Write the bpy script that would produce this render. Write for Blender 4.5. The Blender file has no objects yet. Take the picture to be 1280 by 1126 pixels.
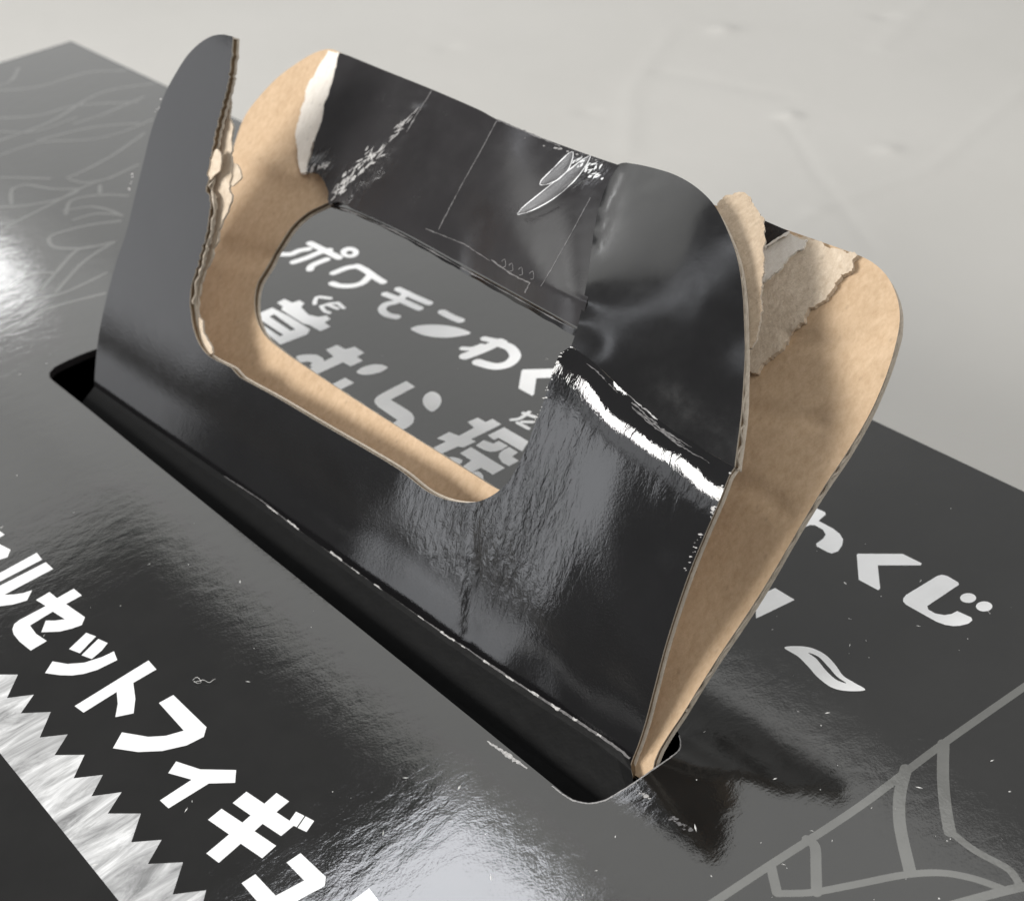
import bpy, bmesh, math, random
import numpy as np
from mathutils import Matrix, Vector
from mathutils.geometry import delaunay_2d_cdt, tessellate_polygon

random.seed(7)
rng = np.random.default_rng(7)
scene = bpy.context.scene
col = scene.collection

# ------------------------------------------------------------------ camera
FPX = 1789.93
R = np.array([[0.66785958, 0.40330192, -0.62554867],
              [0.74217469, -0.42414124, 0.51892286],
              [-0.0560384, -0.810834, -0.58258727]]).T      # rows: image right, down, forward
R = np.array([[0.66785958, 0.40330192, -0.62554867],
              [0.74217469, -0.42414124, 0.51892286],
              [-0.0560384, -0.810834, -0.58258727]])         # world = R @ (right, down, forward)
CAM = np.array([0.15434555, -0.09111328, 0.1494058])
cd = bpy.data.cameras.new('camera')
cam = bpy.data.objects.new('camera', cd)
col.objects.link(cam)
m = Matrix.Identity(4)
for i in range(3):
    m[i][0] = R[i][0]; m[i][1] = -R[i][1]; m[i][2] = -R[i][2]; m[i][3] = CAM[i]
cam.matrix_world = m
cd.sensor_fit = 'HORIZONTAL'; cd.sensor_width = 36; cd.lens = FPX / 1280 * 36
cd.clip_start = 0.01; cd.clip_end = 50
cd.dof.use_dof = True; cd.dof.focus_distance = 0.2; cd.dof.aperture_fstop = 38
scene.camera = cam

# ------------------------------------------------------------------ light
w = bpy.data.worlds.new('World'); scene.world = w; w.use_nodes = True
bg = w.node_tree.nodes['Background']
bg.inputs[0].default_value = (0.98, 0.99, 1.0, 1); bg.inputs[1].default_value = 0.28
scene.view_settings.view_transform = 'Standard'; scene.view_settings.look = 'None'
scene.view_settings.exposure = 0; scene.view_settings.gamma = 1

def lamp(name, az, el, dist, waz, wel, rad, colr=(1, 1, 1)):
    """rectangular lamp seen from the box at azimuth/elevation, with angular size in degrees and a radiance"""
    a, e = math.radians(az), math.radians(el)
    d = Vector((math.cos(a) * math.cos(e), math.sin(a) * math.cos(e), math.sin(e)))
    ld = bpy.data.lights.new(name, 'AREA'); ld.shape = 'RECTANGLE'
    ld.size = 2 * dist * math.tan(math.radians(waz / 2)); ld.size_y = 2 * dist * math.tan(math.radians(wel / 2))
    ld.energy = rad * math.pi * ld.size * ld.size_y
    ld.color = colr
    o = bpy.data.objects.new(name, ld); col.objects.link(o)
    o.location = Vector((0, 0.02, 0.02)) + d * dist
    o.rotation_euler = (-d).to_track_quat('-Z', 'Y').to_euler()
    return o
def panel(name, x0, x1, y0, y1, rad, colr=(1, 1, 1), h=2.0):
    """lit panel at ceiling height, two metres above the box, facing down"""
    ld = bpy.data.lights.new(name, 'AREA'); ld.shape = 'RECTANGLE'; ld.size = x1 - x0; ld.size_y = y1 - y0
    ld.energy = rad * math.pi * ld.size * ld.size_y; ld.color = colr
    o = bpy.data.objects.new(name, ld); col.objects.link(o); o.location = ((x0 + x1) / 2, (y0 + y1) / 2, h)
panel('overhead_or_added_light', -9.0, 0.2, .98, 1.60, 1.40, (1, 1, .97))
panel('overhead_or_added_light', -9.0, -1.7, 1.605, 6.5, .95, (1, 1, .97))
panel('overhead_or_added_light', -1.69, 2.5, 1.605, 6.5, .34, (1, 1, .97))
panel('overhead_or_added_light', -9.0, -2.62, -.6, .975, 1.30, (1, 1, .97))
panel('overhead_or_added_tube', -1.37, -1.0, .30, .97, 9.5, (.93, .95, 1))
panel('overhead_or_added_tube', -4.4, -3.9, 1.05, 1.39, 8, (1, 1, 1), 1.99)
panel('overhead_or_added_light', .9, 2.4, -.6, .6, 4.6, (1, .99, .96))  # fill panel added to brighten the lettering, no known source
panel('overhead_or_added_tube', -2.6, -.95, -.46, -.26, 3.2, (.93, .95, 1))  # added panel, placed to lay a grey sheen on the folded flap
lamp('key_light', -112, 26, 1.8, 22, 14, 39.0, (1, 0.985, 0.955))
lamp('shop_front_light', -150, 8, 1.7, 24, 20, 1.55, (0.96, 0.97, 1.0))
lamp('shop_front_light', -124, 2.5, 1.7, 8, 11, 3.4, (0.94, 0.96, 1.0))
lamp('shop_front_light', -120, 13.5, 1.7, 9, 9, 1.9, (0.94, 0.96, 1.0))

# ------------------------------------------------------------------ rays and depths
def rays(p):
    p = np.asarray(p, float).reshape(-1, 2)
    v = np.column_stack([p[:, 0] - 640, p[:, 1] - 563, np.full(len(p), FPX)])
    return v @ R.T                                            # camera forward component is FPX
def lift(p, depth):
    return CAM + rays(p) * (np.asarray(depth) / FPX)[:, None]
def plane_depth(p0, n):
    p0 = np.array(p0, float); n = np.array(n, float)
    return lambda p: np.dot(p0 - CAM, n) / (rays(p) @ n) * FPX
def tilted(a, b, deg):
    a = np.array(a, float); e = np.array(b, float) - a; e /= np.linalg.norm(e)
    perp = np.cross([0, 0, 1.], e); t = math.radians(deg)
    g = math.cos(t) * np.array([0, 0, 1.]) + math.sin(t) * perp
    return a, np.cross(e, g), e, g
def ground(z):
    return plane_depth((0, 0, z), (0, 0, 1.))
d_lid = ground(0.0)

def catmull(pts, closed=True, step=6.0):
    P = np.array(pts, float); n = len(P); out = []
    rngi = range(n if closed else n - 1)
    for i in rngi:
        if closed:
            p0, p1, p2, p3 = P[(i - 1) % n], P[i], P[(i + 1) % n], P[(i + 2) % n]
        else:
            p0, p1, p2, p3 = P[max(i - 1, 0)], P[i], P[i + 1], P[min(i + 2, n - 1)]
        k = max(1, int(np.linalg.norm(p2 - p1) / step))
        t1 = (p2 - p0) * .5; t2 = (p3 - p1) * .5
        L = np.linalg.norm(p2 - p1)
        for t in (t1, t2):
            l = np.linalg.norm(t)
            if l > L: t *= L / l
        for j in range(k):
            s = j / k
            h = (2*s**3 - 3*s**2 + 1, s**3 - 2*s**2 + s, -2*s**3 + 3*s**2, s**3 - s**2)
            out.append(h[0]*p1 + h[1]*t1 + h[2]*p2 + h[3]*t2)
    if not closed: out.append(P[-1])
    return np.array(out)
def poly_resample(pts, step=6.0, closed=True):
    P = np.array(pts, float); n = len(P); out = []
    for i in range(n if closed else n - 1):
        a, b = P[i], P[(i + 1) % n]
        k = max(1, int(np.linalg.norm(b - a) / step))
        for j in range(k): out.append(a + (b - a) * j / k)
    if not closed: out.append(P[-1])
    return np.array(out)
def inside(poly, q):
    x, y = q[:, 0], q[:, 1]; r = np.zeros(len(q), bool); n = len(poly)
    for i in range(n):
        x1, y1 = poly[i]; x2, y2 = poly[(i + 1) % n]
        c = ((y1 > y) != (y2 > y))
        with np.errstate(divide='ignore', invalid='ignore'):
            xi = (x2 - x1) * (y - y1) / (y2 - y1 + 1e-30) + x1
        r ^= c & (x < xi)
    return r
def edge_dist(poly, q):
    d = np.full(len(q), 1e9); n = len(poly)
    for i in range(n):
        a, b = poly[i], poly[(i + 1) % n]; ab = b - a
        t = np.clip(((q - a) @ ab) / (ab @ ab + 1e-12), 0, 1)
        d = np.minimum(d, np.linalg.norm(q - (a + t[:, None] * ab), axis=1))
    return d
def seg_dist(pts, q):
    P = np.array(pts, float); d = np.full(len(q), 1e9)
    for a, b in zip(P[:-1], P[1:]):
        ab = b - a; t = np.clip(((q - a) @ ab) / (ab @ ab + 1e-12), 0, 1)
        d = np.minimum(d, np.linalg.norm(q - (a + t[:, None] * ab), axis=1))
    return d
def area(poly):
    x, y = poly[:, 0], poly[:, 1]
    return .5 * np.sum(x * np.roll(y, -1) - np.roll(x, -1) * y)
def jag(P, amp, smooth=2, seed=1, closed=True):
    """ragged torn outline: slow wander plus fine fibrous steps"""
    P = poly_resample(P, 1.7, closed)
    r = np.random.default_rng(seed); n = len(P)
    def nz(k, a):
        z = r.normal(0, 1, n)
        for _ in range(k): z = (np.roll(z, 1) + z + np.roll(z, -1)) / 3
        return z / z.std() * a
    off = nz(12, amp * 1.1) + nz(2, amp * .55) + nz(0, amp * .35)
    if not closed: off *= np.clip(np.minimum(np.arange(n), n - 1 - np.arange(n)) / 4, 0, 1)
    t = np.roll(P, -1, 0) - np.roll(P, 1, 0)
    if not closed: t[0] = P[1] - P[0]; t[-1] = P[-1] - P[-2]
    t /= np.linalg.norm(t, axis=1)[:, None] + 1e-9
    return P + np.column_stack([-t[:, 1], t[:, 0]]) * off[:, None]

# ------------------------------------------------------------------ materials
MATS = {}
def mat(name):
    mm = bpy.data.materials.new(name); mm.use_nodes = True
    MATS[name] = mm
    nt = mm.node_tree; b = nt.nodes['Principled BSDF']
    return mm, nt, b
def nd(nt, t, **kw):
    n = nt.nodes.new(t)
    for k, v in kw.items():
        if k in n.inputs: n.inputs[k].default_value = v
        else: setattr(n, k, v)
    return n
def coords(nt, scale=(1, 1, 1), rot=(0, 0, 0)):
    t = nd(nt, 'ShaderNodeTexCoord'); mp = nd(nt, 'ShaderNodeMapping')
    mp.inputs['Scale'].default_value = scale; mp.inputs['Rotation'].default_value = rot
    nt.links.new(t.outputs['Object'], mp.inputs[0]); return mp.outputs[0]
def noise(nt, vec, scale, detail=4, rough=.55, dist=0):
    n = nd(nt, 'ShaderNodeTexNoise'); n.inputs['Scale'].default_value = scale
    n.inputs['Detail'].default_value = detail; n.inputs['Roughness'].default_value = rough
    n.inputs['Distortion'].default_value = dist
    nt.links.new(vec, n.inputs['Vector']); return n.outputs['Fac']
def ramp(nt, fac, stops):
    r = nd(nt, 'ShaderNodeValToRGB'); e = r.color_ramp.elements
    while len(e) < len(stops): e.new(.5)
    for i, (p, c) in enumerate(stops):
        e[i].position = p; e[i].color = (c, c, c, 1) if isinstance(c, (int, float)) else (*c, 1)
    nt.links.new(fac, r.inputs[0]); return r.outputs[0]
def bump(nt, b, h, strength, dist, prev=None):
    n = nd(nt, 'ShaderNodeBump'); n.inputs['Strength'].default_value = strength; n.inputs['Distance'].default_value = dist
    nt.links.new(h, n.inputs['Height'])
    if prev is not None: nt.links.new(prev, n.inputs['Normal'])
    nt.links.new(n.outputs[0], b.inputs['Normal']); return n.outputs[0]

def gloss_black(name, base=(0.016, 0.0155, 0.0155), rough=.13, wrinkle=.25, wr_scale=260, grain=.06, ior=1.5, stretch=(1, .35, 1), spot=()):
    mm, nt, b = mat(name)
    v = coords(nt); vs = coords(nt, stretch)
    n1 = noise(nt, v, 90, 5, .6)
    lo = .85 if base[0] < .5 else .97
    c = ramp(nt, n1, [(.3, tuple(x * lo for x in base)), (.7, tuple(x * (2.05 - lo) for x in base))])
    nt.links.new(c, b.inputs['Base Color'])
    rr = ramp(nt, noise(nt, v, 160, 6, .65), [(.35, rough * .75), (.7, rough * 1.5)])
    nt.links.new(rr, b.inputs['Roughness'])
    b.inputs['IOR'].default_value = ior
    p = bump(nt, b, noise(nt, v, 2600, 3, .6), grain, .0002)
    h = noise(nt, vs, wr_scale, 4, .55, .3)
    p = bump(nt, b, h, wrinkle, .0006, p)
    for (cx, cy, cz, rad, st, fs) in spot:                  # crinkled film round worn places
        vm = nd(nt, 'ShaderNodeVectorMath', operation='DISTANCE'); vm.inputs[1].default_value = (cx, cy, cz)
        nt.links.new(v, vm.inputs[0])
        mr = nd(nt, 'ShaderNodeMapRange'); mr.inputs['From Min'].default_value = rad; mr.inputs['From Max'].default_value = rad * .3
        mr.inputs['To Min'].default_value = 0; mr.inputs['To Max'].default_value = st
        nt.links.new(vm.outputs['Value'], mr.inputs['Value'])
        bn = nd(nt, 'ShaderNodeBump'); bn.inputs['Distance'].default_value = .0006
        nt.links.new(mr.outputs[0], bn.inputs['Strength'])
        nt.links.new(noise(nt, coords(nt, (1.6, .7, .6), (0, 0, 0)), fs, 4, .6, .6), bn.inputs['Height']); nt.links.new(p, bn.inputs['Normal'])
        p = bn.outputs[0]; nt.links.new(p, b.inputs['Normal'])
    return mm
LID = dict(rough=.045, wrinkle=.045, wr_scale=430, grain=.03, ior=1.65, stretch=(1, .5, 1))
gloss_black('lid_print', (0.012, 0.0116, 0.011), **LID)
gloss_black('print_white', (0.86, 0.86, 0.86), **LID)
gloss_black('print_grey', (0.125, 0.125, 0.118), **LID)
gloss_black('print_faint', (0.085, 0.085, 0.081), **LID)
gloss_black('film_black', (0.007, 0.0068, 0.0072), .055, .022, 200, .03, 1.5, stretch=(.8, 1, .4), spot=((.024, .013, .020, .022, .14, 480), (.034, .024, .044, .014, .17, 380), (.052, .024, .043, .014, .17, 380)))
gloss_black('film_smooth', (0.009, 0.0087, 0.0092), .14, .06, 240, .04, 1.5)
gloss_black('film_flap', (0.009, 0.0088, 0.0092), .17, .02, 300, .02, 1.42, stretch=(1, 1, .35))
gloss_black('film_strip', (0.022, 0.0205, 0.0215), .19, .04, 300, .04, 1.42, spot=((-.0462, .0415, .0398, .0065, 1, 330), (-.0425, .0455, .0438, .005, 1, 330), (-.0567, .0417, .0394, .0055, 1, 420), (.0008, .0547, .0525, .0062, 1, 420)))
gloss_black('film_worn', (0.022, 0.020, 0.021), .22, .25, 500, .10, 1.5)

def kraft(name, c1, c2, rough=.85, bstr=.25, fib=900, flute_bump=0):
    mm, nt, b = mat(name)
    v = coords(nt); vf = coords(nt, (1, .6, .6), (0, .2, .5))
    n1 = noise(nt, v, 60, 6, .6); n2 = noise(nt, vf, fib, 5, .7)
    mx = nd(nt, 'ShaderNodeMix', data_type='FLOAT'); mx.inputs['Factor'].default_value = .72
    nt.links.new(n1, mx.inputs['A']); nt.links.new(n2, mx.inputs['B'])
    c = ramp(nt, mx.outputs['Result'], [(.32, c1), (.68, c2)])
    # dark fibre flecks
    vk = nd(nt, 'ShaderNodeTexVoronoi'); vk.inputs['Scale'].default_value = 480
    nt.links.new(vf, vk.inputs['Vector'])
    fl = ramp(nt, vk.outputs['Distance'], [(.0, .35), (.16, 1.0)])
    mu = nd(nt, 'ShaderNodeMix', data_type='RGBA', blend_type='MULTIPLY'); mu.inputs['Factor'].default_value = .35
    nt.links.new(c, mu.inputs['A']); nt.links.new(fl, mu.inputs['B'])
    nt.links.new(mu.outputs['Result'], b.inputs['Base Color'])
    b.inputs['Roughness'].default_value = rough; b.inputs['Specular IOR Level'].default_value = .25
    p = bump(nt, b, n2, bstr, .0003); p = bump(nt, b, noise(nt, vf, fib * 2.6, 3, .7), bstr, .00015, p)
    p = bump(nt, b, noise(nt, v, 120, 3, .5), bstr * .15, .0012, p)
    if flute_bump:
        wv = nd(nt, 'ShaderNodeTexWave', wave_type='BANDS', bands_direction='X'); wv.inputs['Scale'].default_value = 49
        wv.inputs['Distortion'].default_value = .6; wv.inputs['Detail'].default_value = 2
        nt.links.new(v, wv.inputs['Vector']); bump(nt, b, wv.outputs['Fac'], flute_bump, .0004, p)
    return mm
kraft('kraft', (0.45, 0.315, 0.195), (0.60, 0.445, 0.30), .85, .4, 1100, .28)
kraft('kraft_torn', (0.50, 0.40, 0.295), (0.74, 0.635, 0.51), .95, .7, 1300)
kraft('kraft_peel', (0.40, 0.305, 0.215), (0.60, 0.485, 0.36), .95, .8, 1300)
kraft('paper_torn_white', (0.68, 0.63, 0.56), (0.84, 0.80, 0.74), .95, .35, 1200)
kraft('board_edge', (0.42, 0.36, 0.29), (0.66, 0.59, 0.50), .9, .5, 1500)
kraft('board_core_and_shade', (0.10, 0.065, 0.035), (0.20, 0.14, 0.085), .95, .5, 1500)  # dark rim core; on the flap's underside it stands in for shade

def plain(name, c, rough=.4, spec=.5, var=.12, sc=200, bstr=0, ior=1.5):
    mm, nt, b = mat(name)
    v = coords(nt); n1 = noise(nt, v, sc, 5, .6)
    cc = ramp(nt, n1, [(.3, tuple(x * (1 - var) for x in c)), (.7, tuple(min(1, x * (1 + var)) for x in c))])
    nt.links.new(cc, b.inputs['Base Color']); b.inputs['Roughness'].default_value = rough
    b.inputs['Specular IOR Level'].default_value = spec; b.inputs['IOR'].default_value = ior
    if bstr: bump(nt, b, n1, bstr, .0004)
    return mm
plain('worn_white', (0.42, 0.41, 0.40), .5, .5, .5, 2500)
plain('worn_grey', (0.30, 0.29, 0.285), .35, .5, .5, 2500)
plain('worn_faint', (0.13, 0.125, 0.125), .35, .5, .5, 2500)
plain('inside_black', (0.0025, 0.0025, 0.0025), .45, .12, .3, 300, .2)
plain('dust', (0.75, 0.74, 0.72), .8, .3, .2)
# printed band: white with grey streaks
mm, nt, b = mat('band_print')
v = coords(nt, (1, 1, 1), (0, 0, .35)); vs = coords(nt, (1, .18, 1), (0, 0, .5))
n1 = noise(nt, vs, 230, 7, .7, 1.6)
nt.links.new(ramp(nt, n1, [(.36, .20), (.50, .46), (.66, .80)]), b.inputs['Base Color'])
b.inputs['Roughness'].default_value = .25
# clear plastic
mm, nt, b = mat('clear_film')
b.inputs['Base Color'].default_value = (.75, .75, .77, 1); b.inputs['Roughness'].default_value = .15
b.inputs['Alpha'].default_value = .10
plain('film_rim_white', (0.85, 0.85, 0.86), .25, .6, .2, 900)
# white sheet under the box
mm, nt, b = mat('white_sheet')
v = coords(nt)
n1 = noise(nt, v, 5, 5, .55); n2 = noise(nt, v, 45, 4, .6)
nt.links.new(ramp(nt, n1, [(.3, (.47, .456, .428)), (.7, (.505, .49, .462))]), b.inputs['Base Color'])
b.inputs['Roughness'].default_value = .55
p = bump(nt, b, n2, .12, .004); p = bump(nt, b, noise(nt, v, 700, 4, .65), .16, .0006, p)
bump(nt, b, noise(nt, coords(nt, (1, .3, 1), (0, 0, .6)), 14, 3, .5, .5), .07, .010, p)

# ------------------------------------------------------------------ mesh helpers
def link(name, verts, faces, mats, parent=None, fmat=None, smooth=True):
    me = bpy.data.meshes.new(name)
    me.from_pydata([tuple(map(float, v)) for v in verts], [], [tuple(map(int, f)) for f in faces])
    for k in mats: me.materials.append(MATS[k])
    if fmat is not None: me.polygons.foreach_set('material_index', np.array(fmat, np.int32))
    me.polygons.foreach_set('use_smooth', np.full(len(me.polygons), smooth))
    me.update()
    o = bpy.data.objects.new(name, me); col.objects.link(o)
    if parent is not None: o.parent = parent
    return o

def triangulate(loops, step, margin=.45):
    """2-D mesh of the outline (loops[0]) minus holes; boundary vertices come first, loop by loop"""
    B = np.vstack(loops)
    lo, hi = loops[0].min(0), loops[0].max(0)
    xs = np.arange(lo[0], hi[0], step); ys = np.arange(lo[1], hi[1], step * .87)
    G = np.array([(x + (step / 2 if j % 2 else 0), y) for j, y in enumerate(ys) for x in xs])
    if len(G):
        G = G + rng.uniform(-.12, .12, G.shape) * step
        ok = inside(loops[0], G) & (edge_dist(loops[0], G) > step * margin)
        for h in loops[1:]: ok &= ~inside(h, G) & (edge_dist(h, G) > step * margin)
        G = G[ok]
    V = np.vstack([B, G]) if len(G) else B
    E = []; k = 0
    for l in loops:
        n = len(l); E += [(k + i, k + (i + 1) % n) for i in range(n)]; k += n
    r = delaunay_2d_cdt([Vector(p) for p in V], E, [], 0, 1e-7)
    V2 = np.array([tuple(p) for p in r[0]]); F = [list(f) for f in r[2]]
    # map output vertices back to the input order
    orig = r[3]; order = np.full(len(V2), -1)
    for i, o in enumerate(orig):
        if o: order[i] = o[0]
    cen = np.array([V2[f].mean(0) for f in F])
    ok = inside(loops[0], cen)
    for h in loops[1:]: ok &= ~inside(h, cen)
    F = [f for f, q in zip(F, ok) if q]
    extra = {}
    newV = list(V)
    def idx(i):
        if order[i] >= 0: return int(order[i])
        if i not in extra: extra[i] = len(newV); newV.append(V2[i])
        return extra[i]
    F = [[idx(i) for i in f] for f in F]
    return np.array(newV), F

def vnormals(P, F):
    N = np.zeros_like(P)
    for f in F:
        n = np.cross(P[f[1]] - P[f[0]], P[f[2]] - P[f[0]]); N[f] += n
    N /= np.linalg.norm(N, axis=1)[:, None] + 1e-20
    return N

def board(name, loops, depth, t, mats, parent, step=12, rows=((0, 0), (.16, .0), (.22, .00035), (.78, .00035), (.84, 0), (1, 0)), rmats=(2, 2, 3, 2, 2), front_eps=0.0):
    """corrugated board: traced outline lifted to its own distance, thickness t to the back, stepped rim"""
    loops = [np.array(l, float) for l in loops]
    if area(loops[0]) < 0: loops[0] = loops[0][::-1]
    for i in range(1, len(loops)):
        if area(loops[i]) > 0: loops[i] = loops[i][::-1]
    V, F = triangulate(loops, step)
    P = lift(V, depth(V) - front_eps)
    N = vnormals(P, F)
    view = CAM - P.mean(0)
    if np.sum(N @ view) < 0:
        F = [f[::-1] for f in F]; N = -N
    n = len(P)
    # smooth the normals a little so that the back stays clean
    verts = [P, P - N * t]; k = 2 * n
    faces = [list(f) for f in F] + [[i + n for i in f[::-1]] for f in F]
    fm = [0] * len(F) + [1] * len(F)
    s = 0
    for l in loops:
        m_ = len(l); ids = np.arange(s, s + m_); s += m_
        T = P[np.roll(ids, -1)] - P[np.roll(ids, 1)]; T /= np.linalg.norm(T, axis=1)[:, None] + 1e-12
        I = np.cross(N[ids], T); I /= np.linalg.norm(I, axis=1)[:, None] + 1e-12
        # inward: towards the material
        c2 = V[ids] + 0
        tp = P[ids] + I * 1e-5
        q = (tp - CAM) @ R; q = np.column_stack([q[:, 0] / q[:, 2] * FPX + 640, q[:, 1] / q[:, 2] * FPX + 563])
        ins = inside(loops[0], q)
        for h in loops[1:]: ins &= ~inside(h, q)
        if ins.mean() < .5: I = -I
        prev = ids
        for ri in range(1, len(rows)):
            d, inn = rows[ri]
            if ri == len(rows) - 1: cur = ids + n
            else:
                verts.append(P[ids] - N[ids] * t * d + I * inn); cur = np.arange(k, k + m_); k += m_
            for i in range(m_):
                j = (i + 1) % m_
                faces.append([prev[i], cur[i], cur[j], prev[j]]); fm.append(rmats[ri - 1])
            prev = cur
    verts = np.vstack(verts)
    o = link(name, verts, faces, mats, parent, fm)
    bm = bmesh.new(); bm.from_mesh(o.data); bmesh.ops.recalc_face_normals(bm, faces=bm.faces)
    # sharp edges between faces and rim
    for e in bm.edges:
        if len(e.link_faces) == 2 and e.link_faces[0].material_index != e.link_faces[1].material_index: e.smooth = False
    bm.to_mesh(o.data); bm.free()
    return o

def flute(name, line, depth, t, parent, lam=.0032, mats=('board_edge',), out=.00002, wire=.00011):
    """wavy middle paper of the board, seen at a cut edge along a pixel line"""
    L = catmull(line, False, 1.2)
    P = lift(L, depth(L)); 
    T = np.gradient(P, axis=0); T /= np.linalg.norm(T, axis=1)[:, None]
    e = 2.0
    dpx = (depth(L + [e, 0])); Px = lift(L + [e, 0], dpx); Py = lift(L + [0, e], depth(L + [0, e]))
    N = np.cross(Px - P, Py - P); N /= np.linalg.norm(N, axis=1)[:, None]
    N[np.sum(N * (CAM - P), 1) < 0] *= -1
    O = np.cross(T, N)                                           # outward/inward in the sheet
    s = np.concatenate([[0], np.cumsum(np.linalg.norm(np.diff(P, axis=0), axis=1))])
    dd = t * (.5 + .25 * np.sin(2 * np.pi * s / lam + 1.5 * np.sin(s * 310) + .6 * np.sin(s * 1130)) * (.6 + .4 * np.sin(s * 205 + 1)))
    V = []; F = []
    for o_, dz in ((-.0006, -wire), (-.0006, wire), (.0, wire), (.0, -wire)):
        V.append(P - N * (dd + dz)[:, None] + O * o_)
    n = len(P); V = np.vstack([*V])
    V2 = np.vstack([P - N * (dd + dz)[:, None] + O * (.0005 if o_ else out) * (1) for o_, dz in ((0, -wire), (0, wire))] )
    quad = [P - N * (dd - wire)[:, None] - O * .0004, P - N * (dd - wire)[:, None] + O * .00004,
            P - N * (dd + wire)[:, None] + O * .00004, P - N * (dd + wire)[:, None] - O * .0004]
    V = np.vstack(quad)
    for i in range(n - 1):
        for a in range(4):
            b_ = (a + 1) % 4
            F.append((a * n + i, b_ * n + i, b_ * n + i + 1, a * n + i + 1))
    return link(name, V, F, mats, parent)

def decal_poly(loops, depth, eps):
    """flat filled outline lying on a surface"""
    vs = [Vector((*p, 0)) for l in loops for p in l]
    tris = tessellate_polygon([[Vector((*p, 0)) for p in l] for l in loops])
    px = np.vstack([np.array(l, float) for l in loops])
    P = lift(px, depth(px) - eps)
    F = []
    for t in tris:
        n = np.cross(P[t[1]] - P[t[0]], P[t[2]] - P[t[0]])
        F.append(t if np.dot(n, CAM - P[t[0]]) > 0 else t[::-1])
    return P, F
def ribbon_px(line, wpx, wob=0, seed=0, caps=True):
    L = np.array(line, float); n = len(L)
    T = np.gradient(L, axis=0) if n > 1 else np.array([[1, 0]])
    T /= np.linalg.norm(T, axis=1)[:, None] + 1e-9
    Nn = np.column_stack([-T[:, 1], T[:, 0]])
    wv = np.broadcast_to(np.asarray(wpx, float), (n,)) / 2
    r = np.random.default_rng(seed)
    a = wv * (1 + wob * r.normal(0, 1, n)); b_ = wv * (1 + wob * r.normal(0, 1, n))
    return np.vstack([L + Nn * np.clip(a, .1, None)[:, None], (L - Nn * np.clip(b_, .1, None)[:, None])[::-1]])
def decal(name, items, depth, mats, parent, eps=.00003):
    """items: list of pixel outlines on a surface -> one thin sheet"""
    V = []; F = []; k = 0
    for i, loops in enumerate(items):
        if not isinstance(loops, list): loops = [loops]
        P, f = decal_poly(loops, depth, eps + i * 8e-7)
        V.append(P); F += [tuple(j + k for j in t) for t in f]; k += len(P)
    return link(name, np.vstack(V), F, mats, parent, None, False)

# ------------------------------------------------------------------ the setting: white sheet
BH = 0.13
def sheet():
    dents = [((905, 38), .0065, .0024), ((987, 146), .005, .0022), ((1110, 188), .0055, .0016), ((735, 140), .006, -.0008), ((1105, 20), .006, -.0012), ((560, 60), .006, -.0008), ((1020, 262), .004, .0008)]
    lines = [([(980, 150), (1020, 215), (1095, 315)], .002, -.0012), ([(1280, 110), (1160, 215), (1040, 255), (985, 285)], .004, .0012), ([(840, 40), (790, 110), (785, 190)], .005, .0012),
             ([(830, 90), (985, 120)], .006, -.001), ([(1160, 0), (1100, 60)], .006, .0012)]
    g = ground(-BH)
    xs = np.linspace(-1.0, .35, 480); ys = np.linspace(.08, 1.0, 330)
    X, Y = np.meshgrid(xs, ys); Z = np.zeros_like(X)
    for p, s, a in dents:
        c = lift([p], g(np.array([p])))[0]; Z += a * np.exp(-((X - c[0])**2 + (Y - c[1])**2) / s**2)
    Q = np.column_stack([X.ravel(), Y.ravel()])
    for l, s, a in lines:
        W = lift(l, g(np.array(l, float)))[:, :2]
        Z += (.4 * a * np.exp(-(seg_dist(W, Q) / s)**2)).reshape(X.shape)
    taper = np.clip((Y - ys[0]) / .05, 0, 1) * np.clip((ys[-1] - Y) / .05, 0, 1) * np.clip((X - xs[0]) / .05, 0, 1) * np.clip((xs[-1] - X) / .05, 0, 1)
    Z = Z * taper - BH
    n, mm_ = X.shape
    V = np.column_stack([X.ravel(), Y.ravel(), Z.ravel()])
    F = [(i * mm_ + j, i * mm_ + j + 1, (i + 1) * mm_ + j + 1, (i + 1) * mm_ + j) for i in range(n - 1) for j in range(mm_ - 1)]
    k = len(V)
    x0, x1, y0, y1, D = xs[0], xs[-1], ys[0], ys[-1], 3.5
    out = [(-D, -D), (D, -D), (D, D), (-D, D)]; inn = [(x0, y0), (x1, y0), (x1, y1), (x0, y1)]
    V = np.vstack([V, [(*p, -BH) for p in out + inn]])
    for i in range(4):
        j = (i + 1) % 4; F.append((k + i, k + j, k + 4 + j, k + 4 + i))
    o = link('ground', V, F, ['white_sheet']); o['kind'] = 'structure'
    return o
sheet()

# ------------------------------------------------------------------ the box
box = bpy.data.objects.new('cardboard_box', None); col.objects.link(box)
box['label'] = 'glossy black cardboard box with torn brown-lined carrying handles, white Japanese lettering on its lid'
box['category'] = 'box'
BX0, BX1, BY0, BY1 = -.2695, .235, -.086, .0932
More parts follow.
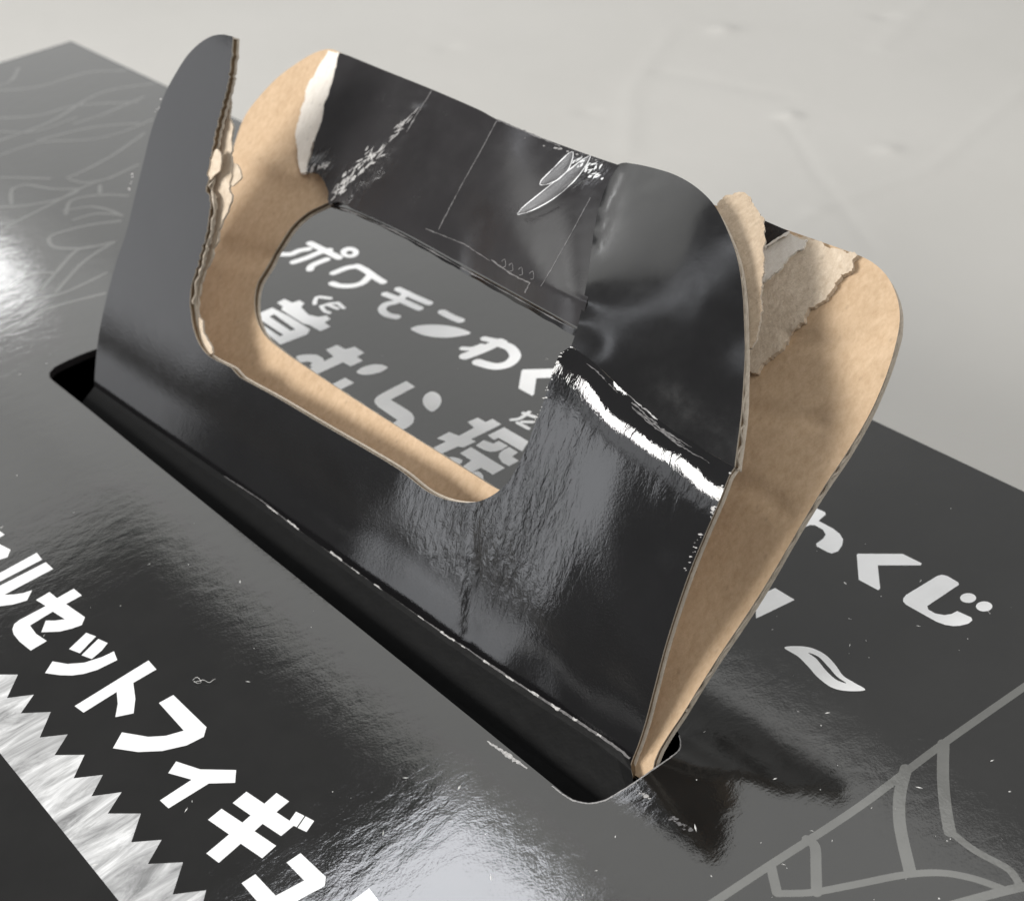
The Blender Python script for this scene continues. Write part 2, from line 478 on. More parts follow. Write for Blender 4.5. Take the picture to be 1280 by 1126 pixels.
# slot outline (pixels on the lid)
slot_px = [(61.6, 466), (62, 472), (75, 483), (106, 507.5), (184, 571), (308, 671), (425, 765), (580, 890), (660, 955), (692, 981), (704, 991), (716, 998.5), (736, 1003), (756, 999), (772, 990),
           (790, 979), (820, 958), (840, 944), (849, 936), (851, 928), (850, 920), (846, 912), (700, 803), (500, 662), (300, 525), (210, 465), (165, 436), (150, 430), (118, 437), (90, 448), (68, 459)]
slot_w = lift(catmull(slot_px, True, 8), d_lid(catmull(slot_px, True, 8)))[:, :2]
def make_lid():
    rect = poly_resample([(BX0, BY0), (BX1, BY0), (BX1, BY1), (BX0, BY1)], .012)
    hole = slot_w if area(slot_w) < 0 else slot_w[::-1]
    V, F = triangulate([rect, hole], .011)
    Z = np.zeros(len(V)); n = len(V); t = .0016
    P = np.column_stack([V, Z]); Bk = np.column_stack([V, Z - t])
    verts = np.vstack([P, Bk]); faces = []; fm = []
    for f in F:
        nrm = np.cross(P[f[1]] - P[f[0]], P[f[2]] - P[f[0]])
        f = f if nrm[2] > 0 else f[::-1]
        faces.append(f); fm.append(0); faces.append([i + n for i in f[::-1]]); fm.append(1)
    s = 0
    for l, mi in ((rect, 0), (hole, 2)):
        k = len(l)
        for i in range(k):
            a, b_ = s + i, s + (i + 1) % k
            faces.append([a, a + n, b_ + n, b_]); fm.append(mi)
        s += k
    o = link('lid', verts, faces, ['lid_print', 'inside_black', 'film_worn'], box, fm, False)
    return o
lid = make_lid()
# walls of the box below the lid, butted under it
def walls():
    t = .002; zt, zb = -.0016, -BH + .0004
    for (a, b_, c, d) in ((BX0, BX1, BY0, BY0 + t), (BX0, BX1, BY1 - t, BY1), (BX0, BX0 + t, BY0 + t, BY1 - t), (BX1 - t, BX1, BY0 + t, BY1 - t)):
        V = [(x, y, z) for z in (zb, zt - .00002) for (x, y) in ((a, c), (b_, c), (b_, d), (a, d))]
        F = [(3, 2, 1, 0), (4, 5, 6, 7), (0, 1, 5, 4), (1, 2, 6, 5), (2, 3, 7, 6), (3, 0, 4, 7)]
        link('side_wall', V, F, ['lid_print'], box, None, False)
    V = [(BX0 + t, BY0 + t, zb), (BX1 - t, BY0 + t, zb), (BX1 - t, BY1 - t, zb), (BX0 + t, BY1 - t, zb)]
    link('bottom_panel', V, [(0, 1, 2, 3)], ['inside_black'], box, None, False)
walls()

# ------------------------------------------------------------------ handle surfaces
FA, FN, FE, FG = tilted((-.08198, -.0005, -.001), (.06099, .0039, -.001), 25)
BA, BN, BE, BG = tilted((-.082, .004, 0), (.062, .006, 0), 46)
_dF = plane_depth(FA, FN); _dB = plane_depth(BA, BN)
fold = [(714, 433), (740, 451), (770, 479), (800, 506), (840, 537), (880, 562), (918, 584)]
base = [(118, 483), (184, 529), (292, 603), (425, 699), (560, 795), (680, 876), (714, 897), (749, 920), (776, 940), (788, 951)]
def g2(p, c, sx, sy=None, rot=0):
    sy = sy or sx; d = p - np.array(c, float); ca, sa = math.cos(math.radians(rot)), math.sin(math.radians(rot))
    u = d[:, 0] * ca + d[:, 1] * sa; v = -d[:, 0] * sa + d[:, 1] * ca
    return np.exp(-(u / sx)**2 - (v / sy)**2)
def waves(p, seed, n=5, l0=40, l1=160):
    r = np.random.default_rng(seed); z = np.zeros(len(p))
    for _ in range(n):
        a = r.uniform(0, np.pi * 2); L = r.uniform(l0, l1)
        z += np.sin((p[:, 0] * math.cos(a) + p[:, 1] * math.sin(a)) * 2 * np.pi / L + r.uniform(0, 6)) * L / 160
    return z / n
def dF(p):
    p = np.asarray(p, float)
    d = _dF(p)
    df = np.abs(seg_dist(fold, p) + 11 * waves(p, 33, 7, 40, 130))
    d = d + .0021 * np.exp(-(df / 23)**1.3)                                  # rolls back towards the fold
    d = d + .0030 * np.clip((230 - p[:, 1]) / 190, 0, 1)**2                  # tip of the torn arm bends back
    d = d + .00016 * waves(p, 3, 6, 60, 220) * np.clip((p[:, 0] - 300) / 200, 0, 1)
    # pinch that runs from the hole corner to the base
    d = d + .0002 * g2(p, (590, 720), 5, 90, 3) * (p[:, 1] > 600)
    return d
def dBase(p):
    p = np.asarray(p, float)
    d = _dB(p) + .0006 * waves(p, 8, 5, 90, 260)
    for l, a, wd in (([(930, 508), (975, 520), (1030, 524)], .0010, 5), ([(900, 600), (945, 610), (985, 640)], .0010, 6), ([(286, 190), (320, 200), (380, 222)], -.0014, 10), ([(250, 300), (300, 318), (345, 322)], .0011, 9), ([(360, 470), (470, 545), (560, 600)], .0004, 7), ([(985, 420), (1040, 430), (1100, 420)], .0007, 7)):
        d = d + a * np.exp(-(seg_dist(l, p) / wd)**2)
    return d
ridge = [(545, 110), (520, 140), (490, 180), (455, 215), (412, 256)]
BAR_T = .0016
def crease_noise(p, L, amp, seed, rad):
    return amp * waves(p, seed, 9, L * .5, L * 1.4) * np.exp(-(seg_dist(ridge, p) / rad)**2)
def dBar(p):
    p = np.asarray(p, float)
    d = _dB(p) - .0030
    d = d - .0010 * np.exp(-seg_dist(ridge[1:], p) / 16)                       # crumpled ridge at the torn end
    d = d + crease_noise(p, 18, .0026, 21, 20)
    d = d - .0008 * g2(p, (392, 208), 16, 9, 10) 
    d = d + .00015 * waves(p, 12, 5, 90, 200)
    d = d + .0012 * waves(p, 77, 9, 9, 22) * g2(p, (735, 212), 24, 14, 20) + .0010 * waves(p, 78, 9, 9, 20) * g2(p, (396, 208), 16, 10, 10)
    up = np.clip((p[:, 1] - (62 + .391 * (p[:, 0] - 415))) / 190, 0, 1)
    s = np.clip((p[:, 0] - 560) / 170, 0, 1)
    d = d - .0165 * s * s * (3 - 2 * s) * up**1.2                            # comes forward where it meets the flap
    return d
# flap: between the fold (on the front handle) and the bar, bulging forward
_fc = [((714, 433), None), ((770, 479), None), ((840, 537), None), ((918, 584), None)]
ctrl = []
for q in fold: ctrl.append((q, float(dF(np.array([q]))[0])))
for q in [(722, 406), (727, 372), (735, 325), (745, 270), (758, 235), (772, 208), (783, 204)]: ctrl.append((q, float(dBar(np.array([q]))[0]) - .0001))
ctrl += [((932, 420), .1898), ((928, 500), .1855), ((926, 345), .1935), ((890, 255), .2025), ((840, 217), .2130), ((840, 400), .1955)]
cp = np.array([c[0] for c in ctrl], float); ci = 1 / np.array([c[1] for c in ctrl])
def tps(r): return np.where(r > 0, r * r * np.log(r + 1e-12), 0)
S = 200.
A_ = tps(np.linalg.norm(cp[:, None] - cp[None], axis=2) / S) + np.eye(len(cp)) * .012
Pm = np.column_stack([np.ones(len(cp)), cp / S])
M_ = np.block([[A_, Pm], [Pm.T, np.zeros((3, 3))]])
sol = np.linalg.solve(M_, np.concatenate([ci, np.zeros(3)]))
def dFlap(p):
    p = np.asarray(p, float)
    k = tps(np.linalg.norm(p[:, None] - cp[None], axis=2) / S)
    d = 1 / (k @ sol[:-3] + np.column_stack([np.ones(len(p)), p / S]) @ sol[-3:])
    d = d + .0005 * np.exp(-(seg_dist([(783, 212), (760, 250), (745, 310)], p) / 5)**2)
    d = d - .0004 * np.exp(-(seg_dist([(835, 225), (864, 300), (868, 380), (852, 470)], p) / 32)**2)
    return d

# ------------------------------------------------------------------ back handle
B_out = catmull([(806, 975), (816, 962), (818, 951), (823, 939), (835, 919), (852, 894), (873, 860), (897, 822), (950, 742), (1000, 658), (1030, 608), (1060, 563), (1090, 511), (1112, 457), (1124, 408), (1123, 378), (1112, 350), (1096, 332), (1075, 320),
         (985, 288), (880, 252), (770, 213), (620, 153), (480, 94), (440, 74), (415, 62), (394, 66), (370, 80), (346, 98), (325, 120), (308, 142), (298, 165), (287, 200), (262, 260), (228, 330), (190, 400), (158, 455), (140, 490),
         (300, 606), (500, 750), (700, 896), (780, 958)], True, 7)
B_hole = catmull([(400, 258), (384, 266), (364, 284), (346, 312), (331, 338), (322, 353), (318, 372), (320, 396), (330, 418), (346, 433), (372, 452), (440, 497), (520, 548), (600, 598), (626, 613),
          (660, 622), (700, 605), (730, 560), (745, 480), (740, 430), (720, 398), (640, 360), (560, 318), (500, 285), (440, 256), (420, 250)], True, 7)
back_handle = board('back_handle', [B_out, B_hole], dBase, .0016, ['kraft', 'film_smooth', 'board_edge', 'board_core_and_shade'], box, 13)
flute('flute', [(855, 889), (873, 860), (897, 822), (950, 742), (1000, 658), (1030, 608), (1060, 563), (1090, 511), (1112, 457), (1123, 408)], dBase, .0016, back_handle, .0034)

torn = jag(poly_resample([(940, 330), (957, 306), (972, 300), (986, 292), (1009, 298), (1040, 308), (1071, 319), (1061, 336), (1040, 363), (1020, 385), (1004, 397), (993, 412), (982, 429), (968, 443), (955, 455), (946, 466), (930, 460), (925, 400)], 3.5), 1.7, 1, 4)
board('torn_patch', [torn], lambda p: dBase(p) - .0011, .0009, ['kraft_torn', 'kraft_torn', 'kraft_torn'], back_handle, 6, ((0, 0), (1, 0)), (2,))
torn2 = jag(poly_resample([(938, 320), (957, 306), (986, 290), (1009, 299), (998, 313), (985, 322), (972, 336), (960, 345), (950, 352), (940, 350)], 3), 1.4, 1, 9)
board('torn_patch', [torn2], lambda p: dBase(p) - .0016, .0005, ['paper_torn_white', 'kraft_torn', 'paper_torn_white'], back_handle, 6, ((0, 0), (1, 0)), (2,))
chip = poly_resample([(946, 270), (956, 276), (986, 289), (957, 308), (945, 310)], 5)
board('paper_chip', [chip], lambda p: dBase(p) - .0020, .0004, ['film_worn', 'kraft_torn', 'paper_torn_white'], back_handle, 6, ((0, 0), (1, 0)), (2,))
chip_e = ribbon_px(poly_resample([(956, 309), (970, 300), (987, 290)], 3, False), 3.0, .3, 3)
decal('chip_edge', [chip_e], lambda p: dBase(p) - .0021, ['paper_torn_white'], back_handle)
# torn white paper along the left end of the bar
tw = jag(poly_resample([(424, 66), (418, 95), (406, 136), (394, 176), (383, 214), (377, 214), (374, 200), (372, 180), (370, 155), (377, 136), (386, 102), (399, 80), (410, 64)], 4), 1.0, 1, 5)
board('torn_paper', [tw], lambda p: dBase(p) - .0016, .0005, ['paper_torn_white', 'kraft_torn', 'paper_torn_white'], back_handle, 6, ((0, 0), (1, 0)), (2,))

# ------------------------------------------------------------------ front handle
arm_tear = [(291, 46), (290, 62), (287, 90), (284, 108), (281, 120), (277, 138), (272, 155), (268, 170), (266, 183), (263, 198), (263, 207), (259, 215), (260, 226), (257, 236), (262, 246), (263, 254), (261, 270), (259, 285), (255, 301), (250, 320), (246, 336), (241, 350), (238.5, 360), (237, 380)]
rr_ = np.random.default_rng(11)
arm_t = catmull(arm_tear, False, 3)
arm_t[6:-12] += np.column_stack([rr_.normal(0, .75, len(arm_t) - 18), np.zeros(len(arm_t) - 18)])
F_hole = [(239, 395), (241, 408), (248, 428), (261, 445), (289, 460), (299, 471), (346, 497), (400, 529), (454, 560), (500, 588), (532, 613), (556, 624), (580, 628), (600, 626), (620, 616), (638, 598), (655, 566), (668, 532), (680, 500), (690, 467), (700, 443), (714, 433)]
F_right = [(918, 584), (912, 593), (898, 628), (880, 670), (862, 714), (845, 763), (830, 812), (817, 862), (806, 904), (797, 932), (791, 947), (787, 960), (788, 976)]
F_left = [(118, 492), (118, 478), (120, 448), (125, 410), (135, 365), (146, 325), (158, 290), (170, 240), (180, 200), (190, 160), (205, 120), (215, 100), (233, 71), (250, 54), (266, 45), (280, 43.5), (291, 46)]
F_base = [(788, 976), (784, 958), (776, 944), (749, 924), (714, 901), (680, 880), (560, 801), (425, 705), (292, 609), (184, 535), (118, 489)]
F_out = np.vstack([arm_t[:-1], catmull([(237, 380)] + F_hole, False, 5)[:-1], catmull(fold, False, 7)[:-1], catmull(F_right, False, 6)[:-1], catmull(F_base, False, 8)[:-1], catmull(F_left, False, 6)[:-1]])
FT = .0015
front_handle = board('front_handle', [F_out], dF, FT, ['film_black', 'kraft', 'board_edge', 'board_core_and_shade'], box, 9)
front_handle['label'] = 'torn front handle with its left arm split and its right arm folded back'
flute('flute', arm_tear[9:], dF, FT, front_handle, .0032)
# cracked film along the fold
fcat = catmull(fold, False, 3); rf = np.random.default_rng(19); cracks = []
for k in range(7):
    a = int(rf.integers(0, len(fcat) // 2)); b_ = int(min(len(fcat), a + rf.integers(14, 45)))
    seg = fcat[a:b_] + [rf.normal(0, 1), 3 + k * 1.6] + np.cumsum(rf.normal(0, .35, (b_ - a, 2)), 0)
    cracks.append(ribbon_px(seg, .5 + 1.3 * np.sin(np.linspace(0, math.pi, len(seg))), .5, k))
decal('crease_mark', cracks, dF, ['worn_faint'], front_handle, .00005)
# inner liner peeling off behind the torn arm
pl = np.vstack([catmull([(287, 104), (289, 150), (290, 200), (287, 228), (288, 252), (278, 276), (271, 299), (257, 338), (248, 375), (251, 400), (256, 418), (266, 441)], False, 4),
                catmull([(258, 445), (244, 425), (236, 400), (232, 375), (240, 340), (252, 290), (255, 245), (262, 190), (278, 130)], False, 5)])
board('peeled_liner', [jag(pl, .9, 1, 6)], lambda p: dF(p) + .0036 - .0022 * np.clip((p[:, 1] - 330) / 110, 0, 1), .0004, ['kraft_torn', 'kraft', 'board_edge'], front_handle, 8, ((0, 0), (1, 0)), (2,))
for k, pts in enumerate([[(270, 186), (275, 190), (277, 202), (275, 214), (268, 220), (262, 226), (261, 213), (265, 200)], [(288, 205), (297, 206), (302, 216), (301, 224), (293, 230), (287, 233), (286, 215)]]):
    q = jag(catmull(pts, True, 2.5), .5, 1, 30 + k)
    board('paper_shred', [q], (lambda p: dF(p) + .0004) if k == 0 else (lambda p: dF(p) + .0042), .0003, ['kraft_torn', 'kraft_torn', 'kraft_torn'], front_handle, 4, ((0, 0), (1, 0)), (2,))
# folded flap
flap_edge = [(918, 584), (921, 560), (926, 520), (929, 480), (931, 440), (930, 400), (928, 365), (922, 325), (910, 290), (893, 257), (870, 234), (842, 218), (808, 208), (783, 203.5)]
fl = np.vstack([catmull(fold, False, 6)[:-1], catmull(flap_edge, False, 5)[:-1], catmull([(783, 203.5), (772, 206), (758, 232), (748, 262), (742, 292), (737, 330), (730, 372), (722, 408), (714, 433)], False, 5)[:-1]])
board('folded_flap', [fl], dFlap, .0023, ['film_flap', 'board_core_and_shade', 'board_edge', 'board_core_and_shade'], front_handle, 9)  # back face is kraft painted darker to imitate the shade underneath
flute('flute', flap_edge[:9], dFlap, .0023, front_handle, .0032)
fp = np.vstack([catmull([(899, 258), (907, 245), (917, 239), (932, 243), (943, 257), (951, 271), (956, 306), (955, 353), (948, 396), (943, 430)], False, 4),
                catmull([(934, 436), (925, 400), (922, 350), (914, 310), (903, 285)], False, 5)])
board('peeled_liner', [jag(fp, 1.5, 1, 8)], lambda p: dFlap(p) + .0030 + .0025 * np.clip((340 - p[:, 1]) / 100, 0, 1)**1.5 + .0007 * waves(p, 41, 6, 14, 60), .0004, ['kraft_peel', 'kraft_torn', 'board_edge'], front_handle, 6, ((0, 0), (1, 0)), (2,))
# strip of the top bar, lying on the back handle
bar = np.vstack([catmull([(424, 66), (436, 70), (480, 88), (540, 112), (600, 138), (620, 149), (660, 166), (700, 181), (745, 197), (775, 207)], False, 6)[:-1],
                 catmull([(775, 207), (762, 236), (752, 266), (746, 296), (741, 330), (735, 372), (724, 410)], False, 6)[:-1],
                 catmull([(724, 410), (700, 397), (640, 364), (580, 331), (500, 287), (440, 260), (422, 252), (411, 255)], False, 6)[:-1],
                 jag(catmull([(411, 255), (409, 240), (407, 230), (402, 222), (394, 216), (384, 215), (393, 178), (405, 137), (417, 96), (424, 66)], False, 4), .5, 1, 2, False)[:-1]])
board('torn_strip', [bar], dBar, BAR_T, ['film_strip', 'kraft', 'film_worn', 'film_worn'], front_handle, 6)

# shoulder of the handle below its crease, just under the lid
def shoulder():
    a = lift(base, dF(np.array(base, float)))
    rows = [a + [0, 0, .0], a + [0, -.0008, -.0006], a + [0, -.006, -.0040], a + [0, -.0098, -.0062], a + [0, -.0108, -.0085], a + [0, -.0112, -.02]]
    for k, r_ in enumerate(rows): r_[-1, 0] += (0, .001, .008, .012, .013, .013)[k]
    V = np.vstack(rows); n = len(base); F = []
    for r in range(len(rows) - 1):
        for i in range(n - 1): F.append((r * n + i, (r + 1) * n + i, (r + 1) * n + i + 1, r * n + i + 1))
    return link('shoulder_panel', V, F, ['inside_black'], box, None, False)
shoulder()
scl = catmull([(560, 868), (620, 912), (680, 958), (702, 974), (738, 1001)], False, 4)
decal('crease_mark', [ribbon_px(scl, 1.0, .3, 2)], ground(-.0045), ['worn_faint'], box)

# worn crease along the bottom of the front handle
cl = catmull([(280, 595), (330, 628), (380, 668), (425, 700), (480, 740), (540, 782), (600, 822), (660, 862), (714, 896), (749, 919), (776, 938), (787, 948)], False, 3)
r5 = np.random.default_rng(5)
wv = np.linspace(.8, 4.5, len(cl)) * (.5 + .8 * np.abs(np.sin(np.arange(len(cl)) * .31) * np.sin(np.arange(len(cl)) * .13 + 1)))
decal('crease_mark', [ribbon_px(cl, np.linspace(.7, 3.2, len(cl)), .2, 5)], dF, ['worn_faint'], front_handle, .00008)
cuts = [(k, k + int(r5.integers(3, 9))) for k in range(20, len(cl) - 10, 11)]
decal('crease_mark', [ribbon_px(cl[a:b] + r5.normal(0, .8, 2), wv[a:b] * .8 + .3, .5, a) for a, b in cuts], dF, ['worn_white'], front_handle, .00012)

# ------------------------------------------------------------------ printing on the lid
LZ = [0.00008]
def stroke_world(pts, wmm):
    L = catmull(pts, False, 3) if len(pts) > 2 else poly_resample(pts, 4, False)
    W = lift(L, d_lid(L))[:, :2]
    T = np.gradient(W, axis=0); T /= np.linalg.norm(T, axis=1)[:, None] + 1e-12
    Nn = np.column_stack([-T[:, 1], T[:, 0]]); h = wmm / 2000
    def cap(c, t, n):
        return [c + h * (math.cos(a) * n + math.sin(a) * t) for a in np.linspace(0, math.pi, 9)[1:-1]]
    return np.vstack([W + Nn * h, cap(W[-1], T[-1], Nn[-1]), (W - Nn * h)[::-1], cap(W[0], -T[0], -Nn[0])])
def glyph(name, ox, oy, s, items, m_='print_white', parent=None):
    V = []; F = []; k = 0; z0 = .000008
    for i, it in enumerate(items):
        kind = it[0]; z = z0 + i * 1.5e-6
        if kind == 's':
            pts = np.array(it[2], float) * s + [ox, oy]
            loops = [stroke_world(pts, it[1])]
        else:
            loops = []
            for pl_ in it[1:]:
                pts = np.array(pl_, float) * s + [ox, oy]
                if kind == 'c': pts = catmull(pts, True, 2.5)
                loops.append(lift(pts, d_lid(pts))[:, :2])
        tris = tessellate_polygon([[Vector((*p, 0)) for p in l] for l in loops])
        W = np.vstack(loops)
        for t in tris:
            a, b_, c = W[t[0]], W[t[1]], W[t[2]]
            cr = (b_[0] - a[0]) * (c[1] - a[1]) - (b_[1] - a[1]) * (c[0] - a[0])
            F.append(tuple(j + k for j in (t if cr > 0 else t[::-1])))
        V.append(np.column_stack([W, np.full(len(W), z)])); k += len(W)
    return link(name, np.vstack(V), F, [m_], parent or lid, None, False)
def ell(cx, cy, rx, ry, n=28, rot=0):
    a = np.linspace(0, 2 * math.pi, n, endpoint=False)
    return [(cx + rx * math.cos(t), cy + ry * math.sin(t)) for t in a]
A = (310, 280, .17228); Bc = (480, 340, .1875); Cc = (360, 420, .17228); Dc = (520, 490, .15625); Ec = (960, 600, .2504); Fc = (880, 840, .3125)
G7 = (0, 640, .43165); G8 = (0, 640, .1875); Gc = (240, 950, .20313)
W1 = 1.75
glyph('letter', *A, [('s', W1, [(450, 140), (520, 175), (600, 215), (660, 245)]), ('s', W1, [(590, 190), (520, 207), (430, 245), (330, 278)]),
                     ('s', W1, [(440, 182), (370, 195), (310, 220), (240, 220)]), ('s', W1, [(570, 258), (500, 285), (455, 310), (450, 330)]),
                     ('c', ell(738, 207, 66, 38), ell(738, 210, 26, 15))])
glyph('letter', *A, [('s', W1, [(620, 357), (720, 318), (800, 308)]), ('s', W1, [(790, 305), (850, 335), (920, 385), (980, 422)]),
                     ('s', W1, [(612, 432), (660, 448), (750, 450), (830, 428), (885, 375)])])
glyph('letter', *Bc, [('s', W1, [(95, 115), (200, 165), (300, 208)]), ('s', W1, [(8, 148), (120, 192), (235, 243)]), ('s', W1, [(150, 140), (90, 195), (10, 218), (-15, 250), (20, 285), (85, 300)])])
glyph('letter', *Bc, [('s', 1.9, [(388, 267), (450, 300), (508, 323)]), ('c', [(178, 378), (230, 358), (320, 352), (420, 358), (520, 380), (578, 408), (520, 425), (430, 437), (340, 435), (260, 420), (210, 400)])])
glyph('letter', *Bc, [('s', 1.7, [(670, 445), (730, 458), (795, 468)]), ('s', 2.4, [(770, 465), (650, 520), (540, 562)]), ('s', 1.4, [(525, 510), (590, 512), (650, 490)]),
                      ('s', 2.3, [(760, 475), (840, 505), (875, 560), (830, 612), (740, 630), (625, 602)])])
glyph('letter', *Bc, [('p', [(918, 655), (935, 650), (1140, 645), (1230, 680), (1230, 700), (1015, 708), (1000, 815), (988, 825), (897, 775)])])
glyph('letter', *A, [('p', [(210, 572), (265, 545), (320, 572), (375, 555), (407, 575), (385, 605), (440, 660), (510, 675), (570, 665), (597, 690), (555, 715), (597, 745), (525, 778), (450, 735), (400, 722), (285, 650), (240, 620), (255, 600)]),
                     ('p', [(52, 662), (175, 607), (300, 672), (450, 765), (430, 800), (235, 875), (60, 735)], [(155, 672), (190, 655), (345, 765), (310, 776)], [(76, 712), (98, 700), (258, 805), (232, 817)])])
glyph('letter', *A, [('s', .95, [(598, 540), (500, 532), (483, 580)]), ])
glyph('letter', *A, [('s', .9, [(530, 598), (600, 578), (650, 575)]), ('s', .9, [(650, 572), (695, 610)]), ('s', .9, [(650, 615), (590, 590)]), ('s', .9, [(535, 605), (560, 635), (590, 645)])])
glyph('letter', *Cc, [('p', [(275, 100), (355, 65), (415, 95), (485, 78), (553, 122), (500, 150), (542, 180), (455, 220), (400, 190), (150, 305), (90, 270), (330, 150)]),
                      ('c', [(60, 150), (130, 135), (210, 138), (255, 165), (265, 200), (250, 250), (200, 240), (160, 215), (175, 195), (140, 185), (90, 190)]),
                      ('c', [(497, 262), (540, 228), (620, 207), (680, 210), (722, 228), (680, 258), (610, 277), (540, 280)]), ('p', [(310, 355), (415, 303), (480, 340), (370, 395)])])
glyph('letter', *Cc, [('p', [(850, 330), (860, 328), (922, 368), (745, 462), (870, 538), (900, 562), (916, 595), (908, 630), (880, 655), (840, 678), (730, 650), (795, 610), (655, 515), (632, 490), (626, 470), (640, 445), (680, 418)]),
                      ('c', [(1045, 403), (1098, 428), (1112, 475), (1090, 520), (1045, 548), (1000, 520), (977, 475), (992, 430)])])
glyph('letter', *Dc, [('p', [(412, 240), (495, 205), (557, 240), (612, 215), (682, 258), (440, 378), (480, 395), (380, 442), (335, 435), (190, 500), (110, 460), (240, 396), (168, 370), (265, 320), (345, 350), (465, 285)]),
                      ('p', [(573, 347), (705, 282), (900, 395), (850, 475), (660, 365), (625, 382)]), ('p', [(480, 428), (540, 385), (620, 412), (662, 390), (737, 430), (690, 460), (640, 475), (590, 478), (540, 462)]),
                      ('p', [(660, 520), (668, 490), (700, 462), (745, 440), (817, 482), (768, 515), (822, 550), (745, 592), (690, 565)]),
                      ('p', [(353, 490), (440, 440), (711, 607), (615, 660), (520, 605), (400, 665), (340, 620), (442, 548)]), ('c', [(230, 540), (300, 520), (372, 552), (300, 600)]), ('c', [(430, 660), (490, 635), (535, 665), (530, 725), (470, 710)])])
glyph('letter', *Dc, [('s', .85, [(765, 222), (830, 212), (905, 160)]), ('s', .8, [(860, 168), (950, 200)]), ('s', .8, [(812, 245), (900, 292)]), ('s', .8, [(850, 238), (930, 240)])])
glyph('letter', *Ec, [('p', [(222, 132), (285, 160), (288, 172), (252, 203), (325, 242), (358, 268), (375, 296), (370, 325), (350, 355), (318, 366), (295, 358), (243, 330), (240, 318), (275, 292), (288, 272), (275, 248), (235, 225), (210, 224), (130, 258), (120, 200)])])
glyph('letter', *Ec, [('p', [(443, 372), (450, 367), (672, 368), (768, 415), (762, 425), (548, 425), (560, 540), (550, 549), (453, 497)])])
glyph('letter', *Ec, [('p', [(845, 478), (868, 472), (895, 478), (950, 510), (953, 522), (795, 628), (800, 645), (835, 665), (880, 673), (915, 668), (945, 653), (1015, 685), (1020, 700), (1000, 716), (960, 726), (925, 728), (885, 722), (840, 706), (690, 622), (674, 605), (675, 590), (690, 572)]),
                      ('c', ell(999, 588, 40, 24)), ('c', ell(1079, 630, 41, 25))])
glyph('letter', *Ec, [('p', [(-60, 585), (0, 555), (35, 538), (133, 597), (0, 662), (-60, 690)])])
glyph('leaf_mark', *Ec, [('c', [(82, 836), (150, 828), (220, 838), (285, 870), (335, 920), (375, 975), (430, 1010), (485, 1046), (400, 1052), (320, 1035), (250, 985), (205, 935), (150, 880)],
                          [(200, 861), (250, 880), (300, 930), (345, 980), (392, 1013), (340, 995), (290, 950), (240, 890)])])
# line of larger lettering in front of the slot
glyph('letter', *G8, [('p', [(-60, 105), (0, 128), (30, 150), (0, 167), (-60, 190)]), ('p', [(-60, 200), (0, 215), (70, 250), (50, 300), (0, 315), (-60, 330)])])
glyph('letter', *G8, [('p', [(-80, 447), (0, 405), (245, 271), (280, 316), (0, 462), (-80, 503)]), ('p', [(-60, 522), (0, 490), (305, 334), (354, 378), (30, 550), (90, 549), (150, 540), (214, 520), (180, 588), (90, 614), (0, 626), (-60, 626)])])
glyph('letter', *G8, [('p', [(240, 585), (330, 532), (380, 573), (492, 510), (545, 555), (440, 612), (567, 700), (545, 752), (480, 775), (400, 795), (275, 800), (305, 722), (370, 722), (432, 713), (352, 662), (200, 755), (240, 810), (312, 858), (205, 922), (130, 862), (92, 815), (82, 780), (95, 745), (130, 718), (305, 625)])])
glyph('letter', *G8, [('p', [(460, 912), (575, 803), (640, 828), (532, 940)]), ('p', [(543, 953), (655, 844), (718, 872), (680, 920), (612, 978)]), ('p', [(300, 1072), (350, 994), (450, 1011), (560, 1003), (680, 965), (760, 927), (782, 985), (650, 1050), (560, 1077), (480, 1088), (400, 1086)])])
glyph('letter', *G7, [('p', [(216, 561), (430, 429), (453, 455), (386, 494), (392, 540), (387, 582), (334, 593), (341, 555), (338, 520), (242, 580)])])
glyph('letter', *G7, [('p', [(460, 552), (502, 529), (598, 622), (590, 650), (540, 675), (470, 691), (400, 694), (327, 683), (353, 637), (430, 650), (480, 647), (532, 632)])])
glyph('letter', *G7, [('p', [(487, 755), (510, 721), (580, 744), (684, 746), (681, 783), (605, 785), (488, 857), (463, 834), (555, 774)])])
glyph('letter', *Gc, [('p', [(250, 262), (335, 192), (445, 266), (520, 200), (598, 252), (520, 318), (600, 371), (640, 315), (692, 341), (645, 410), (625, 402), (548, 465), (435, 390), (385, 435), (518, 525), (432, 602), (300, 512), (165, 630), (88, 572), (228, 455), (98, 365), (182, 297), (310, 382), (360, 338)]),
                      ('p', [(650, 415), (699, 344), (752, 372), (705, 440)])])
glyph('letter', *Gc, [('p', [(582, 628), (668, 570), (823, 716), (816, 772), (650, 862), (560, 912), (440, 916), (395, 860), (305, 755), (390, 700), (515, 832), (690, 738)])])
glyph('letter', *Gc, [('p', [(985, 866), (1090, 788), (1147, 862), (1110, 905), (1000, 905)])])
# serrated white band
glyph('printed_band', *G7, [('p', [(-60, 470), (52, 470), (20, 538), (98, 528), (60, 582), (147, 578), (115, 652), (196, 643), (158, 703), (245, 702), (213, 770), (298, 760), (265, 822), (352, 810), (312, 872), (408, 872), (380, 955), (468, 948), (428, 1018), (530, 1013), (500, 1106), (597, 1094), (575, 1180), (660, 1180), (640, 1260), (455, 1260), (345, 1126), (0, 697), (-60, 622)])], 'band_print')
